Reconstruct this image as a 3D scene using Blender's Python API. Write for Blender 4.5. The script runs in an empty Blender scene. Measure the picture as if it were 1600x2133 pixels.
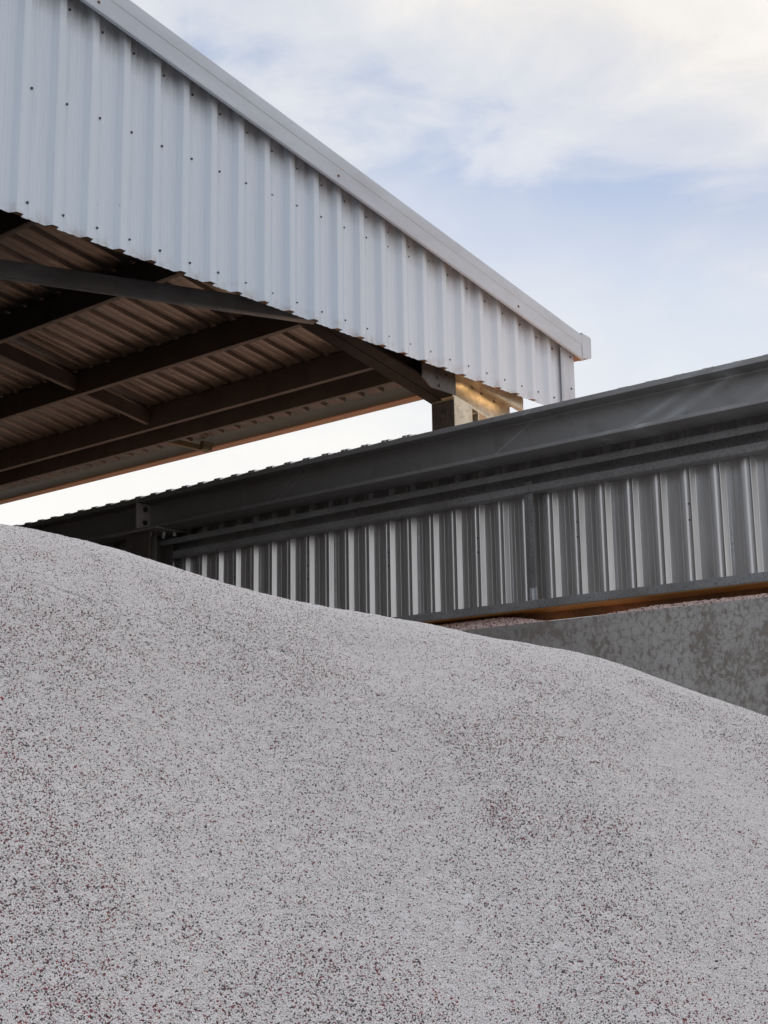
import bpy, math, random
import numpy as np
from mathutils import Vector, Matrix
random.seed(7)
C = bpy.context.scene.collection
H = 1.7                      # height of the eye above the yard
RAD = math.radians

# ------------------------------------------------------------------ camera
pitch, yaw, roll, FPX = RAD(11.67547931), RAD(40.24463502), RAD(-0.85380139), 2864.3695
_h = np.array([math.cos(yaw), math.sin(yaw), 0.]); _r0 = np.array([math.sin(yaw), -math.cos(yaw), 0.]); _u = np.array([0, 0, 1.])
cf = _h*math.cos(pitch)+_u*math.sin(pitch); _u0 = -_h*math.sin(pitch)+_u*math.cos(pitch)
cr = _r0*math.cos(roll)+_u0*math.sin(roll); cu = -_r0*math.sin(roll)+_u0*math.cos(roll)
cam = bpy.data.objects.new('camera', bpy.data.cameras.new('camera')); C.objects.link(cam)
cam.matrix_world = Matrix(((cr[0], cu[0], -cf[0], 0), (cr[1], cu[1], -cf[1], 0), (cr[2], cu[2], -cf[2], H), (0, 0, 0, 1)))
cam.data.sensor_fit = 'HORIZONTAL'; cam.data.sensor_width = 36; cam.data.lens = 36*FPX/1600
cam.data.clip_start = 0.05; cam.data.clip_end = 5000
bpy.context.scene.camera = cam
def ray(x, y): return cf*FPX+cr*(x-800)-cu*(y-1066.5)       # survey of the photograph: direction of a sight line

# ------------------------------------------------------------------ materials
def new_mat(name):
    m = bpy.data.materials.new(name); m.use_nodes = True; nt = m.node_tree
    return m, nt, nt.nodes['Principled BSDF']
def N(nt, t, **k):
    n = nt.nodes.new(t)
    for a, b in k.items():
        if a in ('operation', 'blend_type', 'data_type', 'feature', 'interpolation_type', 'noise_dimensions', 'distance', 'attribute_name', 'clamp'): setattr(n, a, b)
    return n
def L(nt, a, b): nt.links.new(a, b)
def noise(nt, scale, detail=4, rough=.55, stretch=(1, 1, 1), src='Object', dist=0):
    tc = N(nt, 'ShaderNodeTexCoord'); mp = N(nt, 'ShaderNodeMapping'); mp.inputs['Scale'].default_value = stretch
    L(nt, tc.outputs[src], mp.inputs[0]); n = N(nt, 'ShaderNodeTexNoise')
    n.inputs['Scale'].default_value = scale; n.inputs['Detail'].default_value = detail; n.inputs['Roughness'].default_value = rough; n.inputs['Distortion'].default_value = dist
    L(nt, mp.outputs[0], n.inputs['Vector']); return n.outputs[0]
def ramp(nt, fac, stops):
    r = N(nt, 'ShaderNodeValToRGB'); e = r.color_ramp.elements
    while len(e) < len(stops): e.new(.5)
    for i, (p, c) in enumerate(stops):
        e[i].position = p; e[i].color = (c, c, c, 1) if not hasattr(c, '__len__') else (*c, 1)
    L(nt, fac, r.inputs[0]); return r.outputs[0]
def mix(nt, fac, a, b, bt='MIX'):
    m = N(nt, 'ShaderNodeMix', data_type='RGBA', blend_type=bt)
    for s, v, isf in ((m.inputs[0], fac, 1), (m.inputs[6], a, 0), (m.inputs[7], b, 0)):
        if hasattr(v, 'links'): L(nt, v, s)
        elif hasattr(v, '__len__'): s.default_value = (*v, 1)
        else: s.default_value = v if isf else (v, v, v, 1)
    return m.outputs[2]
def bump(nt, h, strength, dist, bs):
    b = N(nt, 'ShaderNodeBump'); b.inputs['Strength'].default_value = strength; b.inputs['Distance'].default_value = dist
    L(nt, h, b.inputs['Height']); L(nt, b.outputs[0], bs.inputs['Normal'])
def mth(nt, op, a, b=None, c=None):
    m = N(nt, 'ShaderNodeMath', operation=op)
    for i, v in enumerate((a, b, c)):
        if v is None: continue
        if hasattr(v, 'links'): L(nt, v, m.inputs[i])
        else: m.inputs[i].default_value = v
    return m.outputs[0]

def metal(name, col, var=.25, rough=.45, metallic=0., grime=None, grime_amt=.4, speckle=0, spscale=60, wav=.02, gscale=2.2, stretch=(1, 1, 1), gpos=(.45, .75)):
    m, nt, bs = new_mat(name)
    n1 = noise(nt, 3.5, 6, .6, stretch)
    c = mix(nt, ramp(nt, n1, [(.3, 0), (.7, 1)]), tuple(v*(1-var) for v in col), tuple(min(1, v*(1+var)) for v in col))
    if grime:
        g = noise(nt, gscale, 8, .65, stretch, dist=.4)
        f = mth(nt, 'MULTIPLY', ramp(nt, g, [(gpos[0], 0), (gpos[1], 1)]), grime_amt)
        c = mix(nt, f, c, grime)
    if speckle:
        sp = noise(nt, spscale, 2, .5)
        c = mix(nt, mth(nt, 'MULTIPLY', ramp(nt, sp, [(.52, 0), (.68, 1)]), speckle), c, tuple(v*.35 for v in col))
    L(nt, c, bs.inputs['Base Color'])
    rn = noise(nt, 9, 5, .6, stretch)
    L(nt, mth(nt, 'MULTIPLY_ADD', rn, .3, rough-.15), bs.inputs['Roughness'])
    bs.inputs['Metallic'].default_value = metallic
    bump(nt, noise(nt, 2.5, 3, .5, stretch), .3, wav, bs)
    return m

M = {}
# white prepainted cladding of the gable, with runs of dirt from the screws and laps
def white_mat():
    m, nt, bs = new_mat('white_painted_steel')
    tint = noise(nt, .9, 3, .5, (1, 1, .3))
    c = mix(nt, tint, (.70, .79, .89), (.79, .86, .93))
    st = noise(nt, 16, 6, .7, (1, 1, .035))
    c = mix(nt, mth(nt, 'MULTIPLY', ramp(nt, st, [(.55, 0), (.78, 1)]), .16), c, (.36, .37, .38))
    sp = noise(nt, 34, 3, .6, (1, 1, .45)); sp2 = noise(nt, 1.7, 3, .6)
    f = mth(nt, 'MULTIPLY', ramp(nt, sp, [(.70, 0), (.76, 1)]), ramp(nt, sp2, [(.45, 0), (.62, 1)]))
    c = mix(nt, mth(nt, 'MULTIPLY', f, .7), c, (.20, .17, .14))
    # shade under the barge trim painted into the colour, grime along the cut bottom edge
    geo = N(nt, 'ShaderNodeNewGeometry'); sx = N(nt, 'ShaderNodeSeparateXYZ'); L(nt, geo.outputs['Position'], sx.inputs[0])
    top = mth(nt, 'MULTIPLY_ADD', sx.outputs[0], -.1714, 5.722+H)
    d = mth(nt, 'SUBTRACT', top, sx.outputs[2])
    g = mth(nt, 'MULTIPLY', ramp(nt, d, [(0, 1), (.22, 0)]), mth(nt, 'MULTIPLY_ADD', noise(nt, 14, 5, .7, (1, 1, .3)), 1.3, -.12))
    c = mix(nt, mth(nt, 'MULTIPLY', g, .9), c, (.20, .16, .13))
    d2 = mth(nt, 'SUBTRACT', sx.outputs[2], 3.375+H)
    g2 = mth(nt, 'MULTIPLY', ramp(nt, d2, [(0, 1), (.09, 0)]), ramp(nt, noise(nt, 9, 5, .7), [(.5, 0), (.66, 1)]))
    c = mix(nt, mth(nt, 'MULTIPLY', g2, .4), c, (.32, .17, .07))
    L(nt, c, bs.inputs['Base Color']); bs.inputs['Roughness'].default_value = .3
    bump(nt, noise(nt, 2.2, 3, .5, (1, 1, .5)), .35, .02, bs)
    return m
M['white'] = white_mat()
M['trim'] = metal('white_trim_paint', (.60, .66, .73), .06, .4, 0, (.34, .33, .33), .3, gscale=5, stretch=(.4, 1, 1))
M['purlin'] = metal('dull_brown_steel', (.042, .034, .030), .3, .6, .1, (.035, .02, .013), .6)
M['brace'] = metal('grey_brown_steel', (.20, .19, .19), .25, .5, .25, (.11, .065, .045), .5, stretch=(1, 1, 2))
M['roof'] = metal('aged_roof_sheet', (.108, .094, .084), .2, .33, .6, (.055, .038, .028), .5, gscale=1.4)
M['gutter'] = metal('weathered_gutter_steel', (.075, .056, .028), .15, .6, .1, (.04, .03, .015), .6, stretch=(1, .15, 1.5), gscale=4)
M['soot'] = metal('dark_rafter_steel', (.024, .021, .019), .3, .8, 0, (.02, .014, .01), .5)  # dark copy of the rafter steel, painting its shaded parts
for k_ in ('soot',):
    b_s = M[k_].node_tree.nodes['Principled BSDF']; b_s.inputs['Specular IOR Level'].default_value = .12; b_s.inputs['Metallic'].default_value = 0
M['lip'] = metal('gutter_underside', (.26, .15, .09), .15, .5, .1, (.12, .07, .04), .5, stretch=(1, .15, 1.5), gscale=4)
M['galv'] = metal('weathered_galvanised_steel', (.64, .57, .44), .22, .34, .7, (.34, .22, .11), .45, .3, 30, gscale=13)  # weathered zinc with warm bounce light tinted into its colour
M['column'] = metal('dark_galvanised_steel', (.095, .09, .088), .25, .42, .4, (.10, .08, .06), .5, .3, 40)
M['girt'] = metal('speckled_galvanised_girt', (.29, .29, .29), .18, .55, .35, (.11, .09, .075), .45, .6, 75)
M['rust'] = metal('orange_rust_steel', (.56, .29, .07), .25, .6, 0, (.28, .13, .04), .5, .3, 50, gscale=5, stretch=(1, .3, 1))  # orange bounce from the sunlit heap, painted on the girt's underside
M['rust2'] = metal('brown_rust_steel', (.26, .14, .065), .3, .7, 0, (.10, .05, .03), .6, .5, 60, gscale=5)
M['shedcol'] = metal('dark_painted_steel', (.075, .068, .062), .25, .5, .2, (.10, .055, .035), .4)
M['plate'] = metal('bare_end_plate_steel', (.24, .21, .20), .2, .5, .2, (.14, .08, .05), .5)
M['screw'] = metal('screw_steel', (.10, .10, .11), .2, .4, .6)
M['hole'] = metal('dark_bolt_hole', (.012, .01, .009), .1, .8)
M['ink'] = metal('paint_marker', (.05, .02, .01), .1, .8)
M['lap'] = metal('lapped_sheet_edge', (.62, .64, .66), .1, .3, .5)

def beam_mat():
    m, nt, bs = new_mat('painted_beam_steel')
    c = mix(nt, noise(nt, 2, 6, .6), (.29, .287, .285), (.37, .366, .36))
    g = noise(nt, 5, 8, .7, dist=.5)
    c = mix(nt, mth(nt, 'MULTIPLY', ramp(nt, g, [(.5, 0), (.75, 1)]), .4), c, (.10, .08, .065))
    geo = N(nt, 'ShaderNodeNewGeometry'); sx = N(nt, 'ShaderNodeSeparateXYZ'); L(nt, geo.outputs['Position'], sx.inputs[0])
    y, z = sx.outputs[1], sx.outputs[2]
    canopy_shade = ramp(nt, mth(nt, 'MULTIPLY_ADD', noise(nt, 3, 5, .6), .12, mth(nt, 'MULTIPLY_ADD', y, .12, -.55)), [(.0, 0), (.4, 1)])  # canopy shade on the beam's left end, put into the base colour
    c = mix(nt, mth(nt, 'MULTIPLY', canopy_shade, .7), c, (.11, .095, .082))
    vis = ramp(nt, noise(nt, 7, 4, .6), [(.35, .25), (.65, 1)])
    for (xa, ya, xb, yb, w, amt) in ((1322, 884, 1444, 803, .022, .30), (1375, 884, 1520, 786, .026, .42), (1015, 962, 1120, 870, .005, .30), (1545, 850, 1640, 770, .02, .12), (563, 1040, 625, 985, .006, .12), (600, 1020, 650, 975, .006, .12)):
        a = ray(xa, ya); a = a*7.24/a[0]; b = ray(xb, yb); b = b*7.24/b[0]
        sl = (b[1]-a[1])/(b[2]-a[2])
        yy = mth(nt, 'MULTIPLY_ADD', z, sl, a[1]-sl*(a[2]+H))
        d = mth(nt, 'ABSOLUTE', mth(nt, 'SUBTRACT', y, yy))
        f = mth(nt, 'MULTIPLY', ramp(nt, mth(nt, 'DIVIDE', d, w*4), [(0, 1), (.25, .6), (1, 0)]), mth(nt, 'MULTIPLY', vis, min(.9, amt*2)))
        c = mix(nt, f, c, (.62, .66, .66))
    L(nt, c, bs.inputs['Base Color']); bs.inputs['Metallic'].default_value = .35
    L(nt, mth(nt, 'MULTIPLY_ADD', noise(nt, 12, 6, .6), .35, .22), bs.inputs['Roughness'])
    bump(nt, noise(nt, 1.6, 2, .5), .25, .03, bs)
    return m
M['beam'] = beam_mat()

def clad_mat():
    m, nt, bs = new_mat('zincalume_wall_sheet')
    c = mix(nt, noise(nt, 2, 4, .5, (1, 1, .3)), (.64, .63, .62), (.77, .76, .745))
    g = noise(nt, 12, 6, .65, (1, 1, .06))
    c = mix(nt, mth(nt, 'MULTIPLY', ramp(nt, g, [(.5, 0), (.75, 1)]), .3), c, (.24, .21, .18))
    L(nt, c, bs.inputs['Base Color']); bs.inputs['Metallic'].default_value = .75
    L(nt, mth(nt, 'MULTIPLY_ADD', noise(nt, 10, 4, .5, (1, 1, .2)), .2, .24), bs.inputs['Roughness'])
    bump(nt, noise(nt, 1.2, 2, .5, (1, 1, .4)), .2, .02, bs)
    return m
M['clad'] = clad_mat()

def concrete_mat():
    m, nt, bs = new_mat('mottled_precast_concrete')
    big = noise(nt, 2.6, 6, .62, (1, 1, 1), dist=1.2)
    n1 = noise(nt, 24, 9, .62, (1, 1, .8), dist=.9)
    n2 = noise(nt, 34, 6, .6, (1, 1, .6), dist=.6)
    v = mth(nt, 'MULTIPLY_ADD', n2, .60, mth(nt, 'MULTIPLY_ADD', n1, .60, mth(nt, 'MULTIPLY_ADD', big, .9, -.57)))
    lait = ramp(nt, v, [(.42, 0), (.50, .75), (.62, 1)])
    tcv = N(nt, 'ShaderNodeTexCoord'); nd = N(nt, 'ShaderNodeTexNoise'); nd.inputs['Scale'].default_value = 14; nd.inputs['Detail'].default_value = 6; L(nt, tcv.outputs['Object'], nd.inputs['Vector'])
    vm = N(nt, 'ShaderNodeVectorMath', operation='MULTIPLY_ADD'); L(nt, nd.outputs['Color'], vm.inputs[0]); vm.inputs[1].default_value = (.10, .10, .10); L(nt, tcv.outputs['Object'], vm.inputs[2])
    vo = N(nt, 'ShaderNodeTexVoronoi', feature='DISTANCE_TO_EDGE'); vo.inputs['Scale'].default_value = 17; L(nt, vm.outputs[0], vo.inputs['Vector'])
    isl = ramp(nt, mth(nt, 'MULTIPLY_ADD', n2, .35, mth(nt, 'ADD', vo.outputs['Distance'], -.13)), [(.03, 0), (.09, .8), (.25, 1)])
    lait = mth(nt, 'MULTIPLY', isl, ramp(nt, v, [(.36, .1), (.46, .8), (.60, 1)]))
    dark = mix(nt, noise(nt, 3, 6, .65), (.215, .19, .16), (.29, .262, .228))
    light = mix(nt, noise(nt, 5, 8, .6), (.43, .42, .40), (.54, .53, .51))
    c = mix(nt, lait, dark, light)
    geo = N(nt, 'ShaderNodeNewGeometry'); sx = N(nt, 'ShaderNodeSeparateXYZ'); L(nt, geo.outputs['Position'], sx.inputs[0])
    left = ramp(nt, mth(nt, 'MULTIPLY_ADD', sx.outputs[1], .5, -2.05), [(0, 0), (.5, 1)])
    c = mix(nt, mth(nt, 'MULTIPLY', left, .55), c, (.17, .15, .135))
    run = noise(nt, 22, 5, .65, (1, 1, .09))
    c = mix(nt, mth(nt, 'MULTIPLY', ramp(nt, run, [(.62, 0), (.72, 1)]), .35), c, (.33, .32, .31))
    L(nt, c, bs.inputs['Base Color']); bs.inputs['Roughness'].default_value = .9
    hh = mth(nt, 'MULTIPLY_ADD', lait, .5, noise(nt, 60, 4, .6))
    bump(nt, hh, .5, .004, bs)
    return m
M['concrete'] = concrete_mat()

def granule_mat():                                           # the body of a heap seen between and beyond the separate grains
    m, nt, bs = new_mat('fertiliser_granules')
    tc = N(nt, 'ShaderNodeTexCoord'); v = N(nt, 'ShaderNodeTexVoronoi'); v.inputs['Scale'].default_value = 190
    L(nt, tc.outputs['Object'], v.inputs['Vector'])
    sep = N(nt, 'ShaderNodeSeparateColor'); L(nt, v.outputs['Color'], sep.inputs[0])
    cl = noise(nt, 2.2, 4, .6)
    dk = mth(nt, 'LESS_THAN', sep.outputs[0], mth(nt, 'MULTIPLY_ADD', cl, .34, -.06))
    rd = mth(nt, 'LESS_THAN', sep.outputs[1], mth(nt, 'MULTIPLY_ADD', cl, .16, -.05))
    c = mix(nt, sep.outputs[2], (.60, .58, .57), (.76, .75, .76))
    c = mix(nt, dk, c, (.06, .05, .05)); c = mix(nt, rd, c, (.30, .07, .07))
    L(nt, c, bs.inputs['Base Color']); bs.inputs['Roughness'].default_value = .85
    bump(nt, mth(nt, 'SUBTRACT', 1, v.outputs['Distance']), .9, .003, bs)
    return m
M['granule'] = granule_mat()
def pink_mat():
    m, nt, bs = new_mat('pink_granules')
    tc = N(nt, 'ShaderNodeTexCoord'); v = N(nt, 'ShaderNodeTexVoronoi'); v.inputs['Scale'].default_value = 110
    L(nt, tc.outputs['Object'], v.inputs['Vector'])
    sep = N(nt, 'ShaderNodeSeparateColor'); L(nt, v.outputs['Color'], sep.inputs[0])
    c = mix(nt, sep.outputs[0], (.62, .44, .39), (.95, .78, .71))
    c = mix(nt, mth(nt, 'LESS_THAN', sep.outputs[1], .2), c, (.20, .10, .08))
    L(nt, c, bs.inputs['Base Color']); bs.inputs['Roughness'].default_value = .85
    bump(nt, mth(nt, 'SUBTRACT', 1, v.outputs['Distance']), 1, .006, bs)
    return m
M['pink'] = pink_mat()
def grain_mat():
    m, nt, bs = new_mat('single_granules')
    a = N(nt, 'ShaderNodeAttribute', attribute_name='grain')
    a.attribute_name = 'grain'
    L(nt, a.outputs['Color'], bs.inputs['Base Color']); bs.inputs['Roughness'].default_value = .8
    return m
M['grain'] = grain_mat()
def ground_mat():
    m, nt, bs = new_mat('yard_gravel')
    c = mix(nt, noise(nt, .8, 8, .7), (.10, .092, .084), (.18, .168, .155))
    c = mix(nt, mth(nt, 'MULTIPLY', noise(nt, 60, 3, .6), .6), c, (.10, .09, .08))
    L(nt, c, bs.inputs['Base Color']); bs.inputs['Roughness'].default_value = .95
    bump(nt, noise(nt, 40, 4, .6), .6, .01, bs); return m
M['ground'] = ground_mat()

# ------------------------------------------------------------------ mesh helpers (heights are given from the eye: world z = z + H)
class MB:
    def __init__(s): s.v = []; s.f = []
    def quad(s, *p):
        n = len(s.v); s.v += [tuple(q) for q in p]; s.f.append(tuple(range(n, n+len(p))))
    def box(s, x0, x1, y0, y1, z0, z1):
        n = len(s.v)
        s.v += [(x, y, z) for z in (z0, z1) for y in (y0, y1) for x in (x0, x1)]
        s.f += [tuple(n+i for i in q) for q in ((0, 2, 3, 1), (4, 5, 7, 6), (0, 1, 5, 4), (2, 6, 7, 3), (0, 4, 6, 2), (1, 3, 7, 5))]
    def strip(s, path, t, f0, f1):
        """a bent sheet of thickness t: 2-D path swept from f0(p) to f1(p)"""
        n = len(path); off = []
        for i in range(n):
            a = path[max(0, i-1)]; b = path[min(n-1, i+1)]
            def nrm(p, q):
                dx, dy = q[0]-p[0], q[1]-p[1]; l = math.hypot(dx, dy) or 1; return (-dy/l, dx/l)
            n1 = nrm(a, path[i]) if i else nrm(path[i], b); n2 = nrm(path[i], b) if i < n-1 else n1
            mx, my = n1[0]+n2[0], n1[1]+n2[1]; l2 = (mx*mx+my*my)/2 or 1
            k = t/max(l2, .35)
            off.append((path[i][0]+mx*k, path[i][1]+my*k))
        base = len(s.v)
        for p, q in zip(path, off): s.v += [tuple(f0(p)), tuple(f1(p)), tuple(f0(q)), tuple(f1(q))]
        for i in range(n-1):
            a, b = base+4*i, base+4*(i+1)
            s.f += [(a, b, b+1, a+1), (a+2, a+3, b+3, b+2), (a, a+2, b+2, b), (a+1, b+1, b+3, a+3)]
        e = base+4*(n-1); s.f += [(base, base+1, base+3, base+2), (e, e+2, e+3, e+1)]
    def cyl(s, c, axis, r, h, n=10, r2=None):
        a = Vector(axis).normalized(); u = a.orthogonal().normalized(); w = a.cross(u); c = Vector(c); r2 = r if r2 is None else r2
        b = len(s.v)
        for k in range(n):
            d = u*math.cos(2*math.pi*k/n)+w*math.sin(2*math.pi*k/n); s.v += [tuple(c+d*r), tuple(c+a*h+d*r2)]
        for k in range(n):
            i, j = b+2*k, b+2*((k+1) % n); s.f.append((i, j, j+1, i+1))
        s.f.append(tuple(b+2*k for k in range(n))[::-1]); s.f.append(tuple(b+2*k+1 for k in range(n)))
    def build(s, name, mat, parent=None, bevel=0, smooth=None, origin=None):
        me = bpy.data.meshes.new(name); o = Vector(origin or (0, 0, 0))
        me.from_pydata([(x-o.x, y-o.y, z+H-o.z) for x, y, z in s.v], [], s.f); me.update()
        ob = bpy.data.objects.new(name, me); C.objects.link(ob); ob.location = o
        me.materials.append(M[mat])
        if parent:
            ob.parent = parent
            if parent.type == 'EMPTY': ob.matrix_parent_inverse = Matrix.Translation(-parent.location)
        import bmesh
        bm = bmesh.new(); bm.from_mesh(me); bmesh.ops.remove_doubles(bm, verts=bm.verts, dist=1e-6); bmesh.ops.recalc_face_normals(bm, faces=bm.faces); bm.to_mesh(me); bm.free()
        if bevel:
            b = ob.modifiers.new('bevel', 'BEVEL'); b.width = bevel; b.segments = 2; b.limit_method = 'ANGLE'
        if smooth:
            for p in me.polygons: p.use_smooth = True
            me.set_sharp_from_angle(angle=RAD(smooth))
        return ob
def thing(name, label, cat, loc=(0, 0, 0)):
    o = bpy.data.objects.new(name, None); C.objects.link(o); o.location = loc; o.empty_display_size = .3
    o['label'] = label; o['category'] = cat; o['kind'] = 'thing'; return o
def fillet(path, r, n=3):
    out = [path[0]]
    for i in range(1, len(path)-1):
        p = Vector(path[i]); a = Vector(path[i-1])-p; b = Vector(path[i+1])-p
        k = min(r, a.length*.45, b.length*.45); a = p+a.normalized()*k; b = p+b.normalized()*k
        for j in range(n+1):
            t = j/n; q = a*(1-t)**2+p*2*t*(1-t)+b*t*t; out.append((q.x, q.y))
    return out+[path[-1]]
def section_x(mb, path, t, y0, y1, jog=0):      # section in (x, z) swept along y
    mb.strip(path, t, lambda p: (p[0], y0, p[1]), lambda p: (p[0], y1, p[1]))

# ------------------------------------------------------------------ canopy shed
SL = -.1714
def roofz(x): return 4.907-.008+SL*(x-5.14)
YG = 6.5
canopy = thing('canopy_shed', 'tall open-sided steel shed with white ribbed gable cladding and sloping roof', 'shed', (8.85, 6.75, 0))
S = .2532; X0 = 4.407
ZB = 3.372
def bay(x):       # one rib pitch, from a rib's right edge at x to the next rib's right edge (plan: x, y)
    r = .046
    return [(x+.004, YG-r*.06), (x+.012, YG), (x+.048, YG), (x+.056, YG-.005), (x+.070, YG-.005), (x+.078, YG), (x+.108, YG), (x+.116, YG-.005), (x+.130, YG-.005),
            (x+.138, YG), (x+.174, YG), (x+.196, YG-r), (x+S-.008, YG-r)]
k = -32; sheet_i = 0
while k < 23:
    ks = list(range(k, min(k+3, 23)))
    path = [(X0+ks[0]*S-.022, YG-.0435), (X0+ks[0]*S-.007, YG-.0435)]
    for q in ks: path += bay(X0+q*S)
    if ks[-1] == 22: path = path[:-2]+[(X0+22*S+.31, YG)]
    path = fillet(path, .0028, 2)
    dz = random.uniform(-.003, .003); dy = -.0014*(sheet_i % 2)
    mb = MB()
    mb.strip([(a, b+dy) for a, b in path], .0009, lambda p: (p[0], p[1], ZB+dz), lambda p: (p[0], p[1], roofz(p[0])+.06))
    sh = mb.build('cladding_sheet', 'white', canopy, smooth=50)
    for q in ks:
        xs = X0+q*S+.018
        if xs > 10.2 or xs < 3.9: continue
        for zz in (3.476, 4.212, roofz(xs)-.125):
            if zz == 4.212 and zz > roofz(xs)-.2: continue
            sm = MB(); jx, jz = random.uniform(-.004, .004), random.uniform(-.005, .005)
            xv = xs+jx+.046*(xs/YG)-.004; sm.cyl((xv, YG+.002, zz+jz), (0, -1, 0), .0088, .007, 12); sm.cyl((xv, YG-.005, zz+jz), (0, -1, 0), .006, .006, 6)
            sm.build('screw', 'screw', sh)
    k += 3; sheet_i += 1
# corner flashing
mb = MB(); mb.strip(fillet([(10.155, YG-.028), (10.165, YG-.046), (10.245, YG-.046), (10.25, YG-.05), (10.345, YG-.05), (10.345, YG+.10)], .004), .0012, lambda p: (p[0], p[1], ZB-.01), lambda p: (p[0], p[1], roofz(p[0])-.065))
cfl = mb.build('corner_flashing', 'trim', canopy, smooth=50)
for z in (3.60, 3.90):
    sm = MB(); sm.cyl((10.28, YG-.0505, z), (0, -1, 0), .011, .002, 12); sm.cyl((10.28, YG-.052, z), (0, -1, 0), .007, .007, 6); sm.build('screw', 'screw', cfl)
# barge trim: folded section swept down the rake, (y, offset from its lower edge)
def bl(x): return 4.877-.1737*(x-4.723)
mb = MB()
bp = [(6.415, .012), (6.40, 0), (6.38, 0), (6.378, .006), (6.378, .125), (6.3745, .128), (6.3745, .222), (6.380, .229), (6.62, .229), (6.62, .19)]
mb.strip(fillet(bp, .003, 2), .0012, lambda p: (-3.6, p[0], bl(-3.6)+p[1]), lambda p: (10.40, p[0], bl(10.40)+p[1]))
barge = mb.build('barge_trim', 'trim', canopy, smooth=50)
for x in (2.6, 4.833, 7.066, 9.371):
    sm = MB(); sm.cyl((x, 6.3775, bl(x)+.055), (0, -1, 0), .011, .002, 12); sm.cyl((x, 6.3755, bl(x)+.055), (0, -1, 0), .007, .007, 6); sm.build('screw', 'rust2', barge)
mb = MB()       # folded cap closing the barge at the eave
zc = bl(10.40)
f = 6.3715
def P(x, z, y=f): return (x, y, z)
a, b_, c_, d_ = (10.375, bl(10.375)-.002), (10.52, 3.925), (10.525, 4.125), (10.375, bl(10.375)+.243)
for y0, y1 in ((f, f+.0012),):
    mb.quad((a[0], y0, a[1]), (b_[0], y0, b_[1]), (c_[0], y0, c_[1]), (d_[0], y0, d_[1]))
    mb.quad((a[0], y1, a[1]), (b_[0], y1, b_[1]), (c_[0], y1, c_[1]), (d_[0], y1, d_[1]))
    q = [a, b_, c_, d_]
    for i in range(4):
        p, r = q[i], q[(i+1) % 4]; mb.quad((p[0], y0, p[1]), (r[0], y0, r[1]), (r[0], y1, r[1]), (p[0], y1, p[1]))
mb.box(10.521, 10.526, f, 6.50, 3.93, 4.12)
mb.quad((10.375, f, d_[1]+.001), (10.525, f, 4.126), (10.525, 6.5, 4.126), (10.375, 6.5, d_[1]+.001))
cap = mb.build('end_cap', 'trim', barge)
# roof sheeting
y = 6.44; path = []
RS = .262
y0r = 9.765-12*RS-.03
i = 0
while y0r+i*RS < 21:
    yy = y0r+i*RS
    path += [(yy+.03, .0), (yy+.085, .0), (yy+.089, .002), (yy+.093, 0), (yy+.172, 0), (yy+.180, .045), (yy+.240, .045), (yy+.252, .0)]
    i += 1
path = fillet([(p[0], p[1]) for p in path if p[0] > 6.4], .004, 2)
mb = MB(); mb.strip(path, .001, lambda p: (-3.6, p[0], roofz(-3.6)+p[1]), lambda p: (10.27, p[0], roofz(10.27)+p[1]))
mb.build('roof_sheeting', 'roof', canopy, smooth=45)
def cee(x, ztop, zbot, w=.065, lip=.018, side=1, t=.003):
    """C purlin: web at x, flanges to side"""
    return [(x+side*w, ztop-lip), (x+side*w, ztop), (x, ztop), (x, zbot), (x+side*w, zbot), (x+side*w, zbot+lip)]
for (x, d) in ((-2.2, .255), (-1.05, .255), (.12, .255), (1.28, .255), (2.45, .255), (3.62, .255), (4.80, .255), (5.985, .255), (7.17, .255), (8.352, .258), (9.335, .255)):
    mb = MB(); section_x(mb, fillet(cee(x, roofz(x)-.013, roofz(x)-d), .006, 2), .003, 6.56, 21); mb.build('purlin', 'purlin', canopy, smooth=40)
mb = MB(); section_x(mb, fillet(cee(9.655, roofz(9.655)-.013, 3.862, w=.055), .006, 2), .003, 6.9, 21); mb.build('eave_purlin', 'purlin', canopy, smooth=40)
# gutter (section x, z)
mb = MB(); section_x(mb, fillet([(10.395, 4.10), (10.395, 3.938), (10.52, 3.932), (10.52, 4.10), (10.50, 4.112)], .006, 3), .0015, 6.4, 21)
gt = mb.build('gutter', 'lip', canopy, smooth=40)
mb = MB(); mb.box(10.386, 10.392, 6.87, 21, 3.952, 4.15); mb.build('gutter_backing', 'gutter', canopy)
mb = MB()       # added unseen far and side walls that darken the canopy's inside
yb = 21.02
for y0_ in (yb,): mb.quad((-3.6, y0_, -H), (10.3, y0_, -H), (10.3, y0_, roofz(10.3)), (-3.6, y0_, roofz(-3.6)))
mb.build('far_cladding', 'roof', canopy)
mb = MB(); mb.quad((-3.6, 6.6, -H), (-3.6, 21, -H), (-3.6, 21, roofz(-3.6)), (-3.6, 6.6, roofz(-3.6))); mb.build('side_cladding', 'roof', canopy)
# bridging between the purlins
for xa, xb in ((5.99+.07, 7.168), (7.24, 8.35), (8.42, 9.333)):
    mb = MB()
    for (ya, yb, za, zb) in ((11.20, 11.203, -.20, -.055), (11.203, 11.26, -.203, -.200), (11.203, 11.245, -.058, -.055)):
        n = len(mb.v); mb.v += [(x, y, roofz(x)+z) for x in (xa, xb) for y in (ya, yb) for z in (za, zb)]
        mb.f += [tuple(n+i for i in q) for q in ((0, 1, 3, 2), (4, 6, 7, 5), (0, 4, 5, 1), (2, 3, 7, 6), (0, 2, 6, 4), (1, 5, 7, 3))]
    mb.build('bridging_strut', 'purlin', canopy)
mb = MB()      # bracket from eave purlin to gutter
mb.box(9.725, 10.39, 11.42, 11.425, 3.90, 3.96); mb.box(9.725, 10.39, 11.425, 11.47, 3.90, 3.904); mb.box(10.26, 10.39, 11.36, 11.42, 3.90, 4.0)
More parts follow.
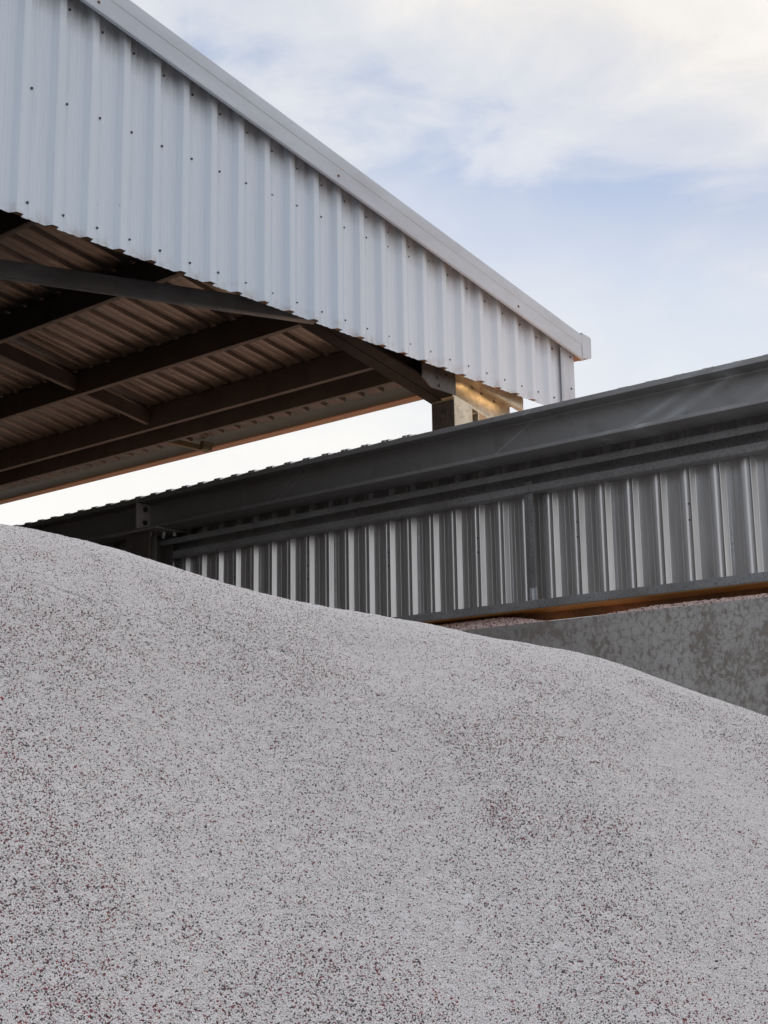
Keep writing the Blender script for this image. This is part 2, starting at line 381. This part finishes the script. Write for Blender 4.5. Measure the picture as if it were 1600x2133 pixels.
gb = mb.build('gutter_bracket', 'gutter', canopy, bevel=.001)
for dx in (10.30, 10.36):
    sm = MB(); sm.cyl((dx, 11.36, 3.95), (0, -1, 0), .012, .012, 6); sm.build('bolt', 'screw', gb)
# horizontal girt behind the cut edge of the cladding
mb = MB(); mb.strip(fillet([(6.57, 3.53), (6.53, 3.53), (6.53, 3.425), (6.60, 3.425), (6.60, 3.45)], .004, 2), .003, lambda p: (-3.5, *p), lambda p: (10.25, *p))
mb.build('gable_girt', 'rust2', canopy, smooth=40)
# horizontal brace under the purlins
def lerp(a, b, t): return a+(b-a)*t
A, B = Vector((3.05, 8.32)), Vector((7.02, 6.56)); dv = (B-A).normalized(); nv = Vector((-dv.y, dv.x))
def bpnt(p, e): q = e+nv*p[0]; return (q.x, q.y, p[1])
mb = MB(); mb.strip(fillet([(.07, 3.43), (.07, 3.42), (0, 3.42), (0, 3.532), (.06, 3.532)], .004, 2), .003, lambda p: bpnt(p, A), lambda p: bpnt(p, B))
mb.build('diagonal_brace', 'brace', canopy, smooth=40)
# rafter: two channels back to back, following the roof slope
def rz(x): return 3.423-.182*(x-7.65)
xe = 9.712
rsec = [(6.621, .022), (6.621, 0.0), (6.745, 0.0), (6.745, .32), (6.63, .32)]
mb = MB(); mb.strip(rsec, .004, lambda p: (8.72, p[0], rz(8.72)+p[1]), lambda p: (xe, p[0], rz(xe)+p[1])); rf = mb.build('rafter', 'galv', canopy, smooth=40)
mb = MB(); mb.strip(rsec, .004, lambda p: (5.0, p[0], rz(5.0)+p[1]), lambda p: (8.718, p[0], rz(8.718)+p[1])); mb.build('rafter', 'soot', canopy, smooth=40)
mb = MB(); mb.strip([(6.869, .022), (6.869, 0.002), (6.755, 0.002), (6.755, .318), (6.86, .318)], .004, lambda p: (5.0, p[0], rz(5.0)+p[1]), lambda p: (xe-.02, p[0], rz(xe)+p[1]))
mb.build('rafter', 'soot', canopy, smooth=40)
for (px_, py_) in ((985, 807), (1004, 820), (1030, 836), (1008, 806)):
    d = ray(px_, py_); d = d*6.735/d[1]
    sm = MB(); sm.cyl((d[0], 6.7445, d[2]), (0, -1, 0), .014, .0035, 12); sm.build('bolt_hole', 'hole' if px_ != 1008 else 'white', rf)  # one hole is a white disc, painting daylight through it
mb = MB()     # eave end piece: the tall golden channel end outside the column
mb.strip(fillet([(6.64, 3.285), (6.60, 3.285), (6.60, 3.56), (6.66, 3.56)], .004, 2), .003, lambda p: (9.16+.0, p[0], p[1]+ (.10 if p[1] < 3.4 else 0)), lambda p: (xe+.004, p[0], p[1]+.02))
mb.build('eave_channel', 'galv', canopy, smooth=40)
# column of the canopy
mb = MB()
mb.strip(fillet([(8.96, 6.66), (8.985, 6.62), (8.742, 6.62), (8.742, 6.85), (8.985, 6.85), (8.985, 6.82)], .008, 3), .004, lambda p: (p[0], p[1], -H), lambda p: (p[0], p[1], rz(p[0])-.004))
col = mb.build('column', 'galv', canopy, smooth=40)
mb = MB(); mb.box(8.732, 8.7395, 6.618, 6.852, -H, rz(8.74)-.02); fp = mb.build('face_plate', 'column', col, bevel=.002)  # dark sheet added to colour the column's shaded side
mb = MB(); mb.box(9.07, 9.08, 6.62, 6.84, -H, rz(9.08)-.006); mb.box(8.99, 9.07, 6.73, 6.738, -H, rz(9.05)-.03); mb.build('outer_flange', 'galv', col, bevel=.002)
mb = MB(); mb.box(8.722, 8.7315, 6.675, 6.735, 3.03, 3.13); mb.cyl((8.7215, 6.73, 3.085), (-1, 0, 0), .024, .018, 6); mb.build('cleat', 'column', col, bevel=.0015)
# haunch plate joining rafter and column
mb = MB()
pl = [(8.30, rz(8.30)-.003), (8.42, 3.235), (8.74, 3.235), (8.74, 3.44), (8.30, 3.44)]
for yy in (6.60, 6.612): mb.quad(*[(x, yy, z) for x, z in pl])
for i in range(5):
    p, q = pl[i], pl[(i+1) % 5]; mb.quad((p[0], 6.60, p[1]), (q[0], 6.60, q[1]), (q[0], 6.612, q[1]), (p[0], 6.612, p[1]))
hp = mb.build('haunch_plate', 'column', canopy)
for x, z in ((8.50, 3.39), (8.50, 3.33), (8.52, 3.27), (8.62, 3.38)):
    sm = MB(); sm.cyl((x, 6.60, z), (0, -1, 0), .014, .012, 6); sm.build('bolt', 'screw', hp)

# ------------------------------------------------------------------ steel framed side wall
wall = thing('side_wall', 'long low steel framed wall with heavy grey beam over ribbed metal sheeting', 'wall', (7.3, 8.64, 0))
YA, YB, YJ = -1.5, 16.0, 8.66
def ibeam(ya, yb, name):
    mb = MB()
    prof = [(7.10, 2.385), (7.10, 2.42), (7.34, 2.42), (7.34, 2.385), (7.252, 2.385), (7.246, 2.375), (7.246, 2.195), (7.252, 2.185), (7.34, 2.175), (7.34, 2.145), (7.10, 2.145), (7.10, 2.168), (7.228, 2.178), (7.234, 2.19), (7.234, 2.375), (7.228, 2.385)]
    n = len(prof)
    for yy in (ya, yb): mb.v += [(x, yy, z) for x, z in prof]
    for i in range(n): j = (i+1) % n; mb.f.append((i, j, n+j, n+i))
    mb.f += [(0, 1, 2, 3, 4, 15), (5, 6, 13, 14), (4, 5, 14, 15), (7, 8, 9, 10, 11, 12), (6, 7, 12, 13)]
    mb.f += [tuple(n+i for i in q) for q in ((0, 1, 2, 3, 4, 15), (5, 6, 13, 14), (4, 5, 14, 15), (7, 8, 9, 10, 11, 12), (6, 7, 12, 13))]
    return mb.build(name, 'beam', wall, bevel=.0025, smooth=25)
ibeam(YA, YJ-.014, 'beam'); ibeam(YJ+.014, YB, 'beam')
mb = MB(); mb.box(7.098, 7.30, YJ-.012, YJ-.001, 2.172, 2.382); ep = mb.build('end_plate', 'plate', wall, bevel=.002)
mb = MB(); mb.box(7.098, 7.30, YJ+.001, YJ+.012, 2.172, 2.382); mb.build('end_plate', 'plate', wall, bevel=.002)
for z in (2.335, 2.225):
    sm = MB(); sm.cyl((7.175, YJ-.0125, z), (0, -1, 0), .022, .004, 14); sm.cyl((7.175, YJ-.0165, z), (0, -1, 0), .016, .016, 6); sm.build('bolt', 'hole', ep)
# column under the joint, H section
mb = MB()
mb.box(7.105, 7.119, 8.50, 8.79, -H, 2.128); mb.box(7.345, 7.359, 8.50, 8.79, -H, 2.128); mb.box(7.119, 7.345, 8.64, 8.65, -H, 2.128)
sc = mb.build('column', 'shedcol', wall, bevel=.002)
mb = MB(); mb.box(7.06, 7.42, 8.36, 8.94, 2.130, 2.143); cp = mb.build('cap_plate', 'plate', sc, bevel=.002)
for x, y_ in ((7.16, 8.56), (7.22, 8.46), (7.30, 8.56), (7.30, 8.42)):
    sm = MB(); sm.cyl((x, y_, 2.130), (0, 0, -1), .014, .03, 8); sm.build('bolt', 'lap', cp)
mb = MB(); mb.box(7.20, 7.206, 8.53, 8.63, 1.2, 2.126); mb.build('stiffener', 'plate', sc)
# girts
mb = MB(); section_x(mb, fillet([(7.318, 2.045), (7.318, 2.092), (7.44, 2.092), (7.44, 1.952), (7.49, 1.952)], .006, 3), -.004, YA, YB); mb.build('girt', 'girt', wall, smooth=40)
mb = MB(); section_x(mb, fillet([(7.36, 1.992), (7.356, 1.944), (7.40, 1.940)], .003, 2), .003, YA, YB); mb.build('girt_flange', 'girt', wall, smooth=40)
mb = MB(); section_x(mb, fillet([(7.45, 1.222), (7.318, 1.222), (7.318, 1.168), (7.325, 1.166)], .004, 3), .004, YA, YB); mb.build('base_girt', 'girt', wall, smooth=40)
mb = MB(); mb.box(7.326, 7.538, YA, YB, 1.1645, 1.170); un = mb.build('underside_flange', 'rust', wall)
mb = MB(); mb.box(7.540, 7.546, YA, YB, 1.111, 1.215); mb.build('back_angle', 'rust2', wall)
# painted mark on the underside
for ch, pxx, pyy in (('R', 1069, 1281), ('9', 1084, 1279)):
    d = ray(pxx, pyy); d = d*1.1640/d[2]
    cu_ = bpy.data.curves.new('mark', 'FONT'); cu_.body = ch; cu_.size = .075; cu_.offset = .0006
    to = bpy.data.objects.new('tmp', cu_); C.objects.link(to)
    bpy.context.view_layer.update()
    me = bpy.data.meshes.new_from_object(to.evaluated_get(bpy.context.evaluated_depsgraph_get())); bpy.data.objects.remove(to)
    me.transform(Matrix(((0, -1, 0, d[0]), (-1, 0, 0, d[1]), (0, 0, -1, d[2]+H), (0, 0, 0, 1))))
    me.materials.clear(); me.materials.append(M['ink'])
    mk = bpy.data.objects.new('painted_mark', me); C.objects.link(mk); mk.parent = un
mb = MB(); mb.box(7.342, 7.440, YA, YB, 2.40, 2.404); mb.build('top_capping', 'shedcol', wall)  # unseen strip added to stop light falling behind the beam
# post between girts
mb = MB(); mb.strip(fillet([(7.44, 5.035), (7.385, 5.035), (7.383, 5.008), (7.376, 5.004), (7.376, 4.962)], .003, 2), .003, lambda p: (p[0], p[1], 1.222), lambda p: (p[0], p[1], 2.02))
ps = mb.build('post', 'girt', wall, smooth=40)
mb = MB(); mb.box(7.367, 7.372, 4.95, 5.005, 1.223, 1.31); mb.box(7.358, 7.367, 4.978, 4.982, 1.223, 1.30); mb.build('cleat', 'lap', ps, bevel=.001)
# wall sheets: plan section (y, x), running towards -y
WS = .2
def wbay(y):
    return [(y, 7.500), (y-.042, 7.500), (y-.050, 7.4965), (y-.082, 7.4965), (y-.106, 7.466), (y-.138, 7.466), (y-.146, 7.470), (y-.166, 7.470), (y-.172, 7.466), (y-.176, 7.466), (y-.194, 7.500)]
kk = 0; y = 14.04
ns = 0
while y > -1.2:
    path = []
    for q in range(4): path += wbay(y-q*WS)
    path += [(y-4*WS, 7.500), (y-4*WS-.012, 7.4985)]
    path = [(a, b-(.0016 if ns % 2 else 0)) for a, b in path]
    mb = MB(); tz = (2.559 if y > 6.6 else 2.545)+random.uniform(-.003, .003)
    mb.strip(fillet(path, .003, 2), .0009, lambda p: (p[1], p[0], 1.223), lambda p: (p[1], p[0], tz))
    sh = mb.build('cladding_sheet', 'clad', wall, smooth=35)
    if -1 < y < 9:
        for z in (1.52, 1.62):
            sm = MB(); yy = y-.155-WS*2; sm.cyl((7.468, yy, z+.1), (-1, 0, 0), .006, .004, 8); sm.build('screw', 'screw', sh)
        sm = MB(); yl = y-.012; sm.box(7.4925, 7.4965, yl-.004, yl+.002, 1.224, 2.05); sm.build('lap_edge', 'lap', sh)
    y -= 4*WS; ns += 1

# ------------------------------------------------------------------ concrete wall
mb = MB()
ys = np.linspace(-1.5, 15.9, 120)
prev = None
for i in range(len(ys)-1):
    pass
mb.box(7.30, 7.60, -1.5, 15.9, -H, 1.0746)
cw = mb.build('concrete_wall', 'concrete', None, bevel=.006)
cw['label'] = 'low mottled grey concrete retaining wall under the metal sheeting'; cw['category'] = 'wall'; cw['kind'] = 'thing'

# ------------------------------------------------------------------ heaps
rng = np.random.default_rng(3)
_lat = {}
def vnoise(x, y, sc, seed):
    if seed not in _lat: _lat[seed] = np.random.default_rng(seed).random((256, 256))
    g = _lat[seed]; u, v = x/sc+1000, y/sc+1000; iu, iv = np.floor(u).astype(int), np.floor(v).astype(int); fu, fv = u-iu, v-iv
    fu, fv = fu*fu*(3-2*fu), fv*fv*(3-2*fv); iu %= 255; iv %= 255
    return (g[iu, iv]*(1-fu)+g[iu+1, iv]*fu)*(1-fv)+(g[iu, iv+1]*(1-fu)+g[iu+1, iv+1]*fu)*fv
sil = [(0, 1093), (60, 1101), (130, 1118), (200, 1134), (260, 1150), (360, 1182), (430, 1205), (500, 1225), (570, 1243), (640, 1258), (720, 1272), (800, 1285), (900, 1302), (1000, 1325), (1060, 1335), (1120, 1345), (1220, 1363), (1300, 1387), (1400, 1425), (1500, 1460), (1599, 1494)]
az, te = [], []
for p in sil:
    d = ray(*p); hd = math.hypot(d[0], d[1]); az.append(math.atan2(d[1], d[0])); te.append(d[2]/hd)
az = np.array(az[::-1]); te = np.array(te[::-1])
az = np.concatenate([[az[0]-.9, az[0]-.45, az[0]-.2], az, [az[-1]+.12, az[-1]+.35, az[-1]+.8, az[-1]+1.2]])
te = np.concatenate([[-.35, -.16, -.035], te, [te[-1]+.008, te[-1]-.03, te[-1]-.22, -.35]])
def heap(x, y):
    a = np.arctan2(y, x); d = np.hypot(x, y)
    m = sum(np.interp(a+o, az, te) for o in (-.012, -.006, 0, .006, .012))/5
    D = 5.3+.15*np.sin(a*3.1)
    t = d-D; w = .55
    k = np.where(t < 0, .37, .55)
    z = D*m+m*t-k*(np.sqrt(t*t+w*w)-w)
    fade = np.clip(-t/1.0, 0, 1)
    z = z+fade*((vnoise(x-.4*y, y+.3*x, .85, 11)-.5)*.11+(vnoise((.86*x-.51*y)*2.6, .51*x+.86*y, .75, 12)-.5)*.08+(vnoise((.8*x-.6*y)*2, .6*x+.8*y, .22, 15)-.5)*.012)+(vnoise(x, y, .05, 13)-.5)*.004
    z = z+(vnoise(x, y, .018, 14)-.5)*.0022
    return np.where(d < .01, -1.6, np.maximum(z, -H-.05))
def grid_mesh(name, xs, ys_, zf, mat):
    X, Y = np.meshgrid(xs, ys_, indexing='ij'); Z = zf(X, Y)+H
    co = np.stack([X, Y, Z], -1).reshape(-1, 3); nx, ny = len(xs), len(ys_)
    idx = np.arange(nx*ny).reshape(nx, ny)
    q = np.stack([idx[:-1, :-1], idx[1:, :-1], idx[1:, 1:], idx[:-1, 1:]], -1).reshape(-1, 4)
    me = bpy.data.meshes.new(name); me.vertices.add(len(co)); me.vertices.foreach_set('co', co.ravel().astype(np.float32))
    me.loops.add(q.size); me.loops.foreach_set('vertex_index', q.ravel().astype(np.int32))
    me.polygons.add(len(q)); me.polygons.foreach_set('loop_start', np.arange(0, q.size, 4, dtype=np.int32))
    me.polygons.foreach_set('use_smooth', np.ones(len(q), bool)); me.update(calc_edges=True)
    me.materials.append(M[mat]); o = bpy.data.objects.new(name, me); C.objects.link(o); return o
# separate grains over the part of the heap the eye sees, with a margin
cell = .0041
ca = math.atan2(cf[1], cf[0])
gx = np.arange(.6, 6.0, cell); gy = np.arange(.3, 5.9, cell*.9)
GX, GY = np.meshgrid(gx, gy, indexing='ij'); GX = GX.ravel(); GY = GY.ravel()
A_ = np.arctan2(GY, GX)-ca; D_ = np.hypot(GX, GY)
keep = (np.abs(A_) < .335) & (D_ > 1.9) & (D_ < 5.75)
GX, GY = GX[keep], GY[keep]; n = len(GX)
GX = GX+rng.uniform(-.5, .5, n)*cell; GY = GY+rng.uniform(-.5, .5, n)*cell
GZ = heap(GX, GY)+rng.uniform(-.0015, .0012, n)
oct_v = np.array([(1, 0, 0), (-1, 0, 0), (0, 1, 0), (0, -1, 0), (0, 0, 1), (0, 0, -1)], float)
oct_f = np.array([(0, 2, 4), (2, 1, 4), (1, 3, 4), (3, 0, 4), (2, 0, 5), (1, 2, 5), (3, 1, 5), (0, 3, 5)])
q = rng.normal(size=(n, 4)); q /= np.linalg.norm(q, axis=1)[:, None]
w_, x_, y_, z_ = q.T
R_ = np.empty((n, 3, 3))
R_[:, 0, 0] = 1-2*(y_*y_+z_*z_); R_[:, 0, 1] = 2*(x_*y_-w_*z_); R_[:, 0, 2] = 2*(x_*z_+w_*y_)
R_[:, 1, 0] = 2*(x_*y_+w_*z_); R_[:, 1, 1] = 1-2*(x_*x_+z_*z_); R_[:, 1, 2] = 2*(y_*z_-w_*x_)
R_[:, 2, 0] = 2*(x_*z_-w_*y_); R_[:, 2, 1] = 2*(y_*z_+w_*x_); R_[:, 2, 2] = 1-2*(x_*x_+y_*y_)
size = rng.uniform(.0020, .0030, n)
big = rng.random(n) < .010; size[big] *= rng.uniform(1.2, 1.8, big.sum())
cl = .45*vnoise((.86*GX-.51*GY)*1.9, .51*GX+.86*GY, .62, 21)+.3*vnoise((.75*GX-.66*GY)*1.6, .66*GX+.75*GY, .22, 22)+.25*vnoise(GX, GY, .04, 23)
dn = np.hypot(GX, GY)
rnd = rng.random(n); rnd2 = rng.random(n)
stk = np.clip((vnoise((.86*GX-.51*GY)*4.2, .51*GX+.86*GY, .95, 24)-.56)*3.2, 0, 1)*np.clip((vnoise(GX, GY, .5, 25)-.3)*3, 0, 1)
pd = (np.clip((cl-.33)*.36, .015, .14)+.055)*(1-.72*stk)
clr = .6*vnoise(GX+.4*GY, GY, .30, 31)+.4*vnoise(GX, GY, .05, 32)
pr = np.clip((clr-.33)*.30+(cl-.5)*.10, .022, .12)*(1-.6*stk)*np.clip((6.4-dn)/2.6, .3, 1)
base = rng.uniform(.82, .94, n)
col_ = np.stack([base*1.02, base*.98, base*.955], -1)
dk = rnd < pd; g_ = rng.uniform(.03, .13, n); col_[dk] = np.stack([g_*1.12, g_*.93, g_*.86], -1)[dk]; size[dk] *= .85; size *= np.clip(.84+.16*(dn-2.0)/1.6, .8, 1)
rd = rnd2 < pr; g_ = rng.uniform(.5, 1.2, n); col_[rd] = np.stack([.33*g_, .075*g_, .085*g_], -1)[rd]
og = rng.random(n) < .002; col_[og] = (.36, .17, .08)
ax = np.stack([size*rng.uniform(.85, 1.25, n), size*rng.uniform(.8, 1.1, n), size*rng.uniform(.75, 1.05, n)], -1)
V_ = np.einsum('nij,nkj->nki', R_, oct_v[None]*ax[:, None, :])+np.stack([GX, GY, GZ+H], -1)[:, None, :]
F_ = (oct_f[None]+6*np.arange(n)[:, None, None]).reshape(-1, 3)
me = bpy.data.meshes.new('loose_granules')
me.vertices.add(6*n); me.vertices.foreach_set('co', V_.ravel().astype(np.float32))
me.loops.add(F_.size); me.loops.foreach_set('vertex_index', F_.ravel().astype(np.int32))
me.polygons.add(len(F_)); me.polygons.foreach_set('loop_start', np.arange(0, F_.size, 3, dtype=np.int32))
me.polygons.foreach_set('use_smooth', np.ones(len(F_), bool)); me.update(calc_edges=True)
at = me.attributes.new('grain', 'FLOAT_COLOR', 'POINT')
at.data.foreach_set('color', np.repeat(np.concatenate([col_, np.ones((n, 1))], 1), 6, axis=0).ravel().astype(np.float32))
me.materials.append(M['grain'])
hb = grid_mesh('granule_heap', np.arange(-3.5, 7.46, .035), np.arange(-4.0, 9.5, .035), lambda x, y: heap(x, y)-.0018, 'granule')
hb['label'] = 'large foreground heap of white fertiliser granules flecked with red and black'; hb['category'] = 'granules'; hb['kind'] = 'stuff'
lg = bpy.data.objects.new('loose_granules', me); C.objects.link(lg); lg.parent = hb; lg['kind'] = 'stuff'
print('grains', n)
def heap2(x, y):
    sm = lambda a, b: (lambda t: t*t*(3-2*t))(np.clip((y-a)/(b-a), 0, 1))
    top = 1.104-.032*sm(4.1, 4.65)+.074*sm(4.75, 5.3)
    top = top+(vnoise(x, y, .25, 41)-.5)*.008+(vnoise(x, y, .02, 42)-.5)*.010
    top = np.where(x < 7.60, np.minimum(top, 1.060+(x-7.305)*.95+(vnoise(x, y, .012, 43)-.5)*.010), top)
    return np.maximum(top-.05*np.clip(x-7.62, 0, 1)-.5*np.clip(x-9.2, 0, 20), -H-.05)
h2 = grid_mesh('granule_heap', np.concatenate([np.arange(7.307, 7.64, .004), np.arange(7.64, 8.6, .02), np.arange(8.6, 16, .1)]), np.arange(-1.5, 16, .008), heap2, 'pink')
h2['label'] = 'pink granules showing in the gap above the concrete wall'; h2['category'] = 'granules'; h2['kind'] = 'stuff'

# ------------------------------------------------------------------ ground
mb = MB(); mb.quad((-900, -900, -H), (900, -900, -H), (900, 900, -H), (-900, 900, -H)); gd = mb.build('ground', 'ground'); gd['kind'] = 'structure'

# ------------------------------------------------------------------ sky and sun
SUN_EL, sun_az = RAD(13), math.atan2(.42, 1.0)          # azimuth measured from +X towards +Y
sd = Vector((math.cos(SUN_EL)*math.cos(sun_az), math.cos(SUN_EL)*math.sin(sun_az), math.sin(SUN_EL)))
sun = bpy.data.lights.new('sun', 'SUN'); sun.energy = 5; sun.angle = RAD(.6); sun.color = (1, .72, .46)
so = bpy.data.objects.new('sun', sun); C.objects.link(so); so.rotation_euler = sd.to_track_quat('Z', 'Y').to_euler()
w = bpy.data.worlds.new('World'); bpy.context.scene.world = w; w.use_nodes = True; nt = w.node_tree
bg = nt.nodes['Background']; out = nt.nodes['World Output']
sky = nt.nodes.new('ShaderNodeTexSky'); sky.sky_type = 'NISHITA'; sky.sun_disc = False; sky.sun_elevation = SUN_EL
sky.sun_rotation = math.pi/2-sun_az; sky.air_density = 1.0; sky.dust_density = 1.0; sky.ozone_density = 2
L(nt, mix(nt, .7, mix(nt, 1.0, sky.outputs[0], (4.0, 4.8, 6.6), 'DARKEN'), (3.0, 3.95, 6.1)), bg.inputs[0]); bg.inputs[1].default_value = .12
tc = nt.nodes.new('ShaderNodeTexCoord')
def dotn(vec):
    m = nt.nodes.new('ShaderNodeVectorMath'); m.operation = 'DOT_PRODUCT'; L(nt, tc.outputs['Generated'], m.inputs[0]); m.inputs[1].default_value = vec; return m.outputs['Value']
def unit(v): v = np.array(v); return v/np.linalg.norm(v)
e1, e2, up_ = unit(ray(330, 40)), unit(ray(1600, 420)), unit(ray(1300, 0))
nn = unit(np.cross(e1, e2)); nn = nn if nn@up_ > 0 else -nn
dd = dotn(tuple(nn))
wn = nt.nodes.new('ShaderNodeTexNoise'); wn.inputs['Scale'].default_value = 7; wn.inputs['Detail'].default_value = 9; wn.inputs['Roughness'].default_value = .55; wn.inputs['Distortion'].default_value = .35
mp = nt.nodes.new('ShaderNodeMapping'); mp.inputs['Scale'].default_value = (1, 1, 2.2); L(nt, tc.outputs['Generated'], mp.inputs[0]); L(nt, mp.outputs[0], wn.inputs['Vector'])
wn2 = nt.nodes.new('ShaderNodeTexNoise'); wn2.inputs['Scale'].default_value = 2.6; wn2.inputs['Detail'].default_value = 5; L(nt, mp.outputs[0], wn2.inputs['Vector'])
v = mth(nt, 'MULTIPLY_ADD', wn.outputs[0], .22, mth(nt, 'ADD', dd, -.085))
front = ramp(nt, dotn(tuple(unit(ray(1100, 300)))), [(.80, 0), (.92, 1)])
edge = mth(nt, 'MULTIPLY', ramp(nt, mth(nt, 'ADD', v, .5), [(.46, 0), (.52, .6), (.62, 1)]), front)
# haze thickening to the horizon
sz = nt.nodes.new('ShaderNodeSeparateXYZ'); L(nt, tc.outputs['Generated'], sz.inputs[0])
haze = ramp(nt, mth(nt, 'MULTIPLY_ADD', wn2.outputs[0], .08, mth(nt, 'ADD', sz.outputs[2], -.04)), [(.0, 1), (.20, .97), (.32, .78), (.43, .22), (.6, .10)])
wisps = mth(nt, 'MULTIPLY', ramp(nt, wn.outputs[0], [(.42, 0), (.7, 1)]), .14)
fac = mth(nt, 'MAXIMUM', edge, mth(nt, 'MINIMUM', mth(nt, 'ADD', haze, wisps), 1))
shade = mix(nt, ramp(nt, wn.outputs[0], [(.3, 0), (.65, 1)]), (.80, .775, .765), (.98, .94, .89))
ccol = mix(nt, edge, (.80, .845, .90), shade)
# brighter, whiter veil low towards the sun side
sv = dotn(tuple(unit(ray(150, 1050))))
ccol = mix(nt, ramp(nt, sv, [(.90, 0), (.985, 1)]), ccol, (1.0, .985, .95))
sxx = nt.nodes.new('ShaderNodeSeparateXYZ'); L(nt, tc.outputs['Generated'], sxx.inputs[0])
back = ramp(nt, mth(nt, 'MULTIPLY_ADD', sxx.outputs[0], .5, .5), [(.0, (.72, .735, .77)), (.35, (.88, .88, .90)), (.62, (1.0, .97, .95))])
ccol = mix(nt, front, back, ccol)
fac = mth(nt, 'MAXIMUM', fac, mth(nt, 'MULTIPLY_ADD', front, -.72, .72))
bg2 = nt.nodes.new('ShaderNodeBackground'); L(nt, ccol, bg2.inputs[0]); bg2.inputs[1].default_value = 1.0
ms = nt.nodes.new('ShaderNodeMixShader'); L(nt, fac, ms.inputs[0]); L(nt, bg.outputs[0], ms.inputs[1]); L(nt, bg2.outputs[0], ms.inputs[2]); L(nt, ms.outputs[0], out.inputs[0])
sc_ = bpy.context.scene
sc_.view_settings.view_transform = 'Standard'; sc_.view_settings.look = 'None'; sc_.view_settings.exposure = 0
sc_.cycles.max_bounces = 6; sc_.cycles.diffuse_bounces = 4; sc_.cycles.use_denoising = True
